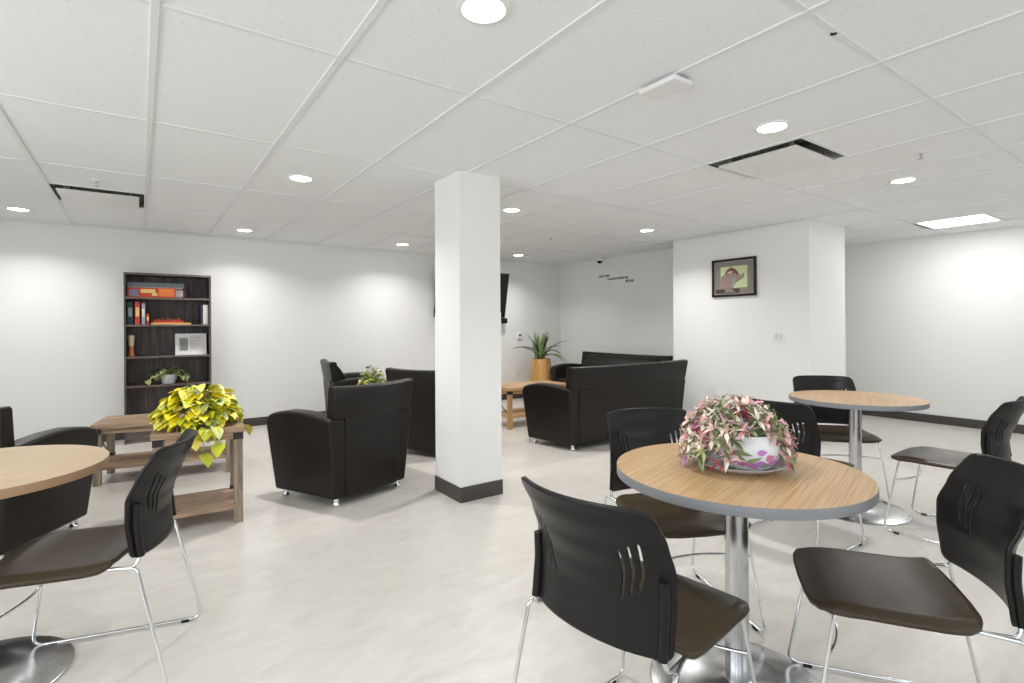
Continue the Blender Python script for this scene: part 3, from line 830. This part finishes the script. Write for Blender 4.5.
# painted flowers and leaves on the bowl
def decal(bm, a0, z0, L, W, ang, mi):
    n = 5; prof = [0, .8, 1, .8, .45, 0]; lo, hi = [], []
    for i in range(n+1):
        u = (i/n-.5)*L; w = prof[i]*W/2
        for q, sg in ((lo, -1), (hi, 1)):
            du, dv = u*math.cos(ang)-sg*w*math.sin(ang), u*math.sin(ang)+sg*w*math.cos(ang)
            q.append(bm.verts.new(on_bowl(a0+du/.085, z0+dv)))
    for i in range(n):
        try: bm.faces.new((lo[i], lo[i+1], hi[i+1], hi[i])).material_index = mi
        except ValueError: pass
bm = nb(); ca = R(-138)
for a, z, L, W, g, mi in ((-.30, .035, .05, .018, .2, 0), (-.12, .030, .045, .02, -.5, 0), (.10, .032, .035, .026, .9, 1), (.30, .038, .04, .018, -.3, 1), (.55, .055, .03, .03, .4, 2), (.25, .075, .03, .02, .2, 1),
                          (-.55, .06, .06, .018, -.5, 3), (-.35, .07, .055, .016, -.2, 3), (.0, .05, .05, .014, .4, 3), (.45, .03, .04, .014, .1, 3), (-.7, .04, .05, .016, .3, 0), (.75, .04, .04, .02, .6, 1)):
    decal(bm, ca+a, z, L, W, g, mi)
obj('painted_flowers', bm, ['glaze_pink', 'petal_violet', 'glaze_pink', 'leaf_sage'], po)
rnd = random.Random(9); fb, sb = nb(), nb()
FM = ['petal_pink', 'petal_blush', 'petal_cream', 'petal_rose', 'petal_magenta', 'petal_mauve', 'leaf_mid', 'leaf_sage', 'leaf_olive', 'leaf_cream']
def bloom(p, d, s, w):
    k = rnd.choice((4, 5, 6)); mi = rnd.choices(range(len(FM)), w)[0]
    d = d.normalized(); ref = d.orthogonal().normalized()
    for q in range(k):
        m = Matrix.Rotation(2*PI*q/k+rnd.uniform(-.3, .3), 3, d)
        ld = (m @ ref)*1.0+d*rnd.uniform(.2, .75)
        mj = mi if rnd.random() < .65 else rnd.choices(range(len(FM)), w)[0]
        leaf(fb, p, ld, s*rnd.uniform(.8, 1.25), s*rnd.uniform(.30, .42), mj, .3, rnd.uniform(.1, .6), 'lance', twist=rnd.uniform(-.4, .4))
c0v = Vector((-.006, .010, .068))
for k in range(270):
    a = rnd.uniform(0, 2*PI); el = rnd.uniform(-.25, 1)
    d = Vector((math.cos(a)*math.sqrt(1-max(0, el)**2), math.sin(a)*math.sqrt(1-max(0, el)**2), el))
    rad = Vector((.182, .172, .168))*rnd.uniform(.72, 1.0)
    p = c0v+Vector((d.x*rad.x, d.y*rad.y, d.z*rad.z))
    # keep the front right of the bowl visible
    toc = math.atan2(p.y-PCY, p.x-PCX)-R(-128)
    toc = (toc+PI) % (2*PI)-PI
    if abs(toc) < .62 and p.z < .135: continue
    if p.z < .02: p.z = .02+rnd.random()*.02
    tube(sb, [c0v+Vector((0, 0, .01)), (c0v+p)/2+Vector((0, 0, .01)), p], .0012, 4)
    w = [2.2, 4.5, 3.6, .8, .5, 1.6, 1.6, 2.8, 1.4, 3]
    bloom(p, d+Vector((0, 0, .15)), .041, w)
obj('stems', sb, 'leaf_sage', t)
obj('blooms', fb, FM, t, smooth=True, angle=0)

# ------------------------------------------------------------------ things on the walls
# television
t = thing('television', 'wall-mounted black television tilted forward, mostly hidden by the white pillar', 'television', (4.235, YB, 1.70))
m_ = Matrix.Translation((0, -.10, 0)) @ Matrix.Rotation(R(11), 4, 'X')
bm = nb(); box(bm, -.64, -.02, -.35, .64, .02, .37, 0, m_); obj('housing', bm, 'bracket', t, bevel=.004)
bm = nb(); box(bm, -.625, -.022, -.335, .625, -.0205, .355, 0, m_); obj('screen', bm, 'screen', t)
bm = nb(); box(bm, -.15, -.05, -.12, .15, 0, .12); obj('wall_bracket', bm, 'bracket', t)
t = thing('speaker_bar', 'dark speaker bar under the right end of the television', 'speaker', (4.235, YB, 1.302))
bm = nb(); box(bm, -.60, -.11, -.045, .66, -.02, .045); obj('housing', bm, 'screen', t, bevel=.02, seg=3)
bm = nb(); box(bm, -.1, -.02, -.02, .1, 0, .02); obj('wall_bracket', bm, 'bracket', t)
# thermostat, outlet, switch
t = thing('thermostat', 'small white thermostat on the back wall beside the spiky plant', 'thermostat', (5.20, YB, 1.05))
bm = nb(); box(bm, -.055, -.025, -.05, .055, 0, .05); obj('housing', bm, 'white', t, bevel=.006)
bm = nb(); box(bm, -.03, -.0262, -.005, .03, -.025, .03); obj('display', bm, 'button_grey', t)
t = thing('wall_outlet', 'white wall outlet low on the back wall beside the golden planter', 'outlet', (5.16, YB, .41))
bm = nb(); box(bm, -.037, -.006, -.058, .037, 0, .058); obj('cover_plate', bm, 'white', t, bevel=.002)
bm = nb()
for z in (-.022, .022): box(bm, -.014, -.0075, z-.012, .014, -.006, z+.012)
obj('socket', bm, 'guard', t)
t = thing('light_switch', 'white double light switch on the wall below the framed picture', 'light switch', (5.55, 2.915, 1.09))
bm = nb(); box(bm, -.006, -.06, -.06, 0, .06, .06); obj('cover_plate', bm, 'white', t, bevel=.002)
for y in (-.025, .025):
    obj('rocker', bx(-.010, y-.016, -.034, -.006, y+.016, .034), 'guard', t)
# framed picture on the block (local x runs toward -Y)
t = thing('framed_picture', 'black framed picture of a brown animal head on the white wall', 'picture', (5.55, 3.425, 1.76), R(-90))
def fb2(x0, z0, x1, z1, y0, y1): return bx(x0, y0, z0, x1, y1, z1)
hw_, hh_ = .272, .218
bm = nb()
for a in ((-hw_, -hh_, -hw_+.028, hh_), (hw_-.028, -hh_, hw_, hh_), (-hw_+.028, -hh_, hw_-.028, -hh_+.028), (-hw_+.028, hh_-.028, hw_-.028, hh_)): box(bm, a[0], -.03, a[1], a[2], 0, a[3])
obj('frame', bm, 'frame_black', t, bevel=.004)
bm = nb()
for a in ((-hw_+.028, -hh_+.028, -hw_+.036, hh_-.028), (hw_-.036, -hh_+.028, hw_-.028, hh_-.028), (-hw_+.036, -hh_+.028, hw_-.036, -hh_+.036), (-hw_+.036, hh_-.036, hw_-.036, hh_-.028)): box(bm, a[0], -.02, a[1], a[2], 0, a[3])
obj('inner_trim', bm, 'frame_silver', t)
obj('mount_board', bx(-hw_+.036, -.012, -hh_+.036, hw_-.036, -.002, hh_-.036), 'mat_grey', t)
pc = obj('print', bx(-.165, -.0135, -.118, .165, -.0121, .130), 'art_green', t)
def flat(pts, y, name, m, parent):
    bm = nb(); prism(bm, pts, lambda x, z: (x, y, z), lambda x, z: (x, y-.0008, z)); return obj(name, bm, m, parent)
flat([(-.165, -.118), (-.01, -.118), (.03, -.06), (.075, -.035), (.12, -.01), (.135, .04), (.12, .045), (.09, .02), (.055, .045), (.03, .085), (-.03, .118), (-.09, .08), (-.115, .04), (-.155, .02), (-.165, -.03)], -.0136, 'painted_shape', 'art_taupe', pc)
flat([(-.11, .04), (-.06, .055), (.02, .05), (.055, .02), (.06, .05), (.03, .09), (-.03, .122), (-.09, .085)], -.0146, 'painted_shape', 'art_brown', pc)
flat([(-.08, .066), (-.02, .074), (-.01, .064), (-.03, .056), (-.07, .055)], -.0156, 'painted_shape', 'art_white', pc)
flat([(-.03, -.10), (.0, -.02), (.03, .01), (.02, -.05), (-.005, -.10)], -.0146, 'painted_shape', 'art_blue', pc)
obj('plaque', bx(-.225, -.016, -.175, .07, -.0121, -.128), 'plaque_brown', t)
bm = nb()
for k in range(3): box(bm, -.11, -.0168, -.165+k*.013, .02-.02*k, -.016, -.159+k*.013)
obj('plaque_text', bm, 'caption_grey', t)

# wall lettering: three staggered lines on the alcove wall
t = thing('wall_lettering', 'three staggered lines of small dark letters on the alcove wall', 'wall lettering', (6.115, 5.80, 1.95), R(-90))
def text_line(s, y_left, z, width, size):
    cu = bpy.data.curves.new('lettering', 'FONT'); cu.body = s; cu.size = size; cu.extrude = .002; cu.resolution_u = 3; cu.offset = .0
    o = bpy.data.objects.new('lettering', cu); COL.objects.link(o)
    bpy.context.view_layer.update()
    me = bpy.data.meshes.new_from_object(o.evaluated_get(bpy.context.evaluated_depsgraph_get()))
    COL.objects.unlink(o); bpy.data.objects.remove(o)
    xs_ = [v.co.x for v in me.vertices]; x0, x1 = min(xs_), max(xs_)
    for v in me.vertices:
        x, y, zz = v.co
        v.co = ((x-x0)/(x1-x0)*width+y_left, -.003-zz, y+z)
    me.materials.append(M['lettering'])
    n = bpy.data.objects.new('text_line', me); COL.objects.link(n); n.parent = t
    return n
text_line('WELCOME', -.365, .045, .235, .050)
text_line('A PLACE WHERE WE', -.175, -.010, .44, .050)
text_line('BELONG', .215, -.066, .165, .050)

# ------------------------------------------------------------------ daylight
w = bpy.data.worlds.new('sky'); scene.world = w; w.use_nodes = True
nt = w.node_tree; bg = nt.nodes['Background']
bg.inputs['Color'].default_value = (.93, .96, 1, 1); bg.inputs['Strength'].default_value = 1.0
def portal(name, loc, rot, sx, sy, e):
    l = bpy.data.lights.new(name, 'AREA'); l.shape = 'RECTANGLE'; l.size = sx; l.size_y = sy; l.energy = e; l.color = (.90, .95, 1)
    o = bpy.data.objects.new(name, l); COL.objects.link(o); o.location = loc; o.rotation_euler = rot
EF, EL = 14, 24
for x0, x1 in WX: portal('daylight', ((x0+x1)/2, YF-.02, 1.475), (R(90), 0, 0), x1-x0-.1, 1.15, EF)
for y0, y1 in WY: portal('daylight', (XL-.02, (y0+y1)/2, 1.475), (R(90), 0, R(-90)), y1-y0-.1, 1.15, EL)

# ------------------------------------------------------------------ camera
cam = bpy.data.cameras.new('camera'); co = bpy.data.objects.new('camera', cam); COL.objects.link(co)
F, Y0 = 524.5, 325.5
cam.sensor_width = 36; cam.lens = F/1024*36; cam.clip_start = .02
cam.shift_y = -(341.5-Y0)/1024
TH, RO = R(35.33), -.0051
m = Matrix.Rotation(-TH, 4, 'Z') @ Matrix.Rotation(R(90), 4, 'X') @ Matrix.Rotation(RO, 4, 'Z')
m.translation = (0, 0, 1.2245)
co.matrix_world = m
scene.camera = co

vs = scene.view_settings
vs.view_transform = 'Standard'; vs.look = 'None'; vs.gamma = 1; vs.use_curve_mapping = False; vs.exposure = 0.22
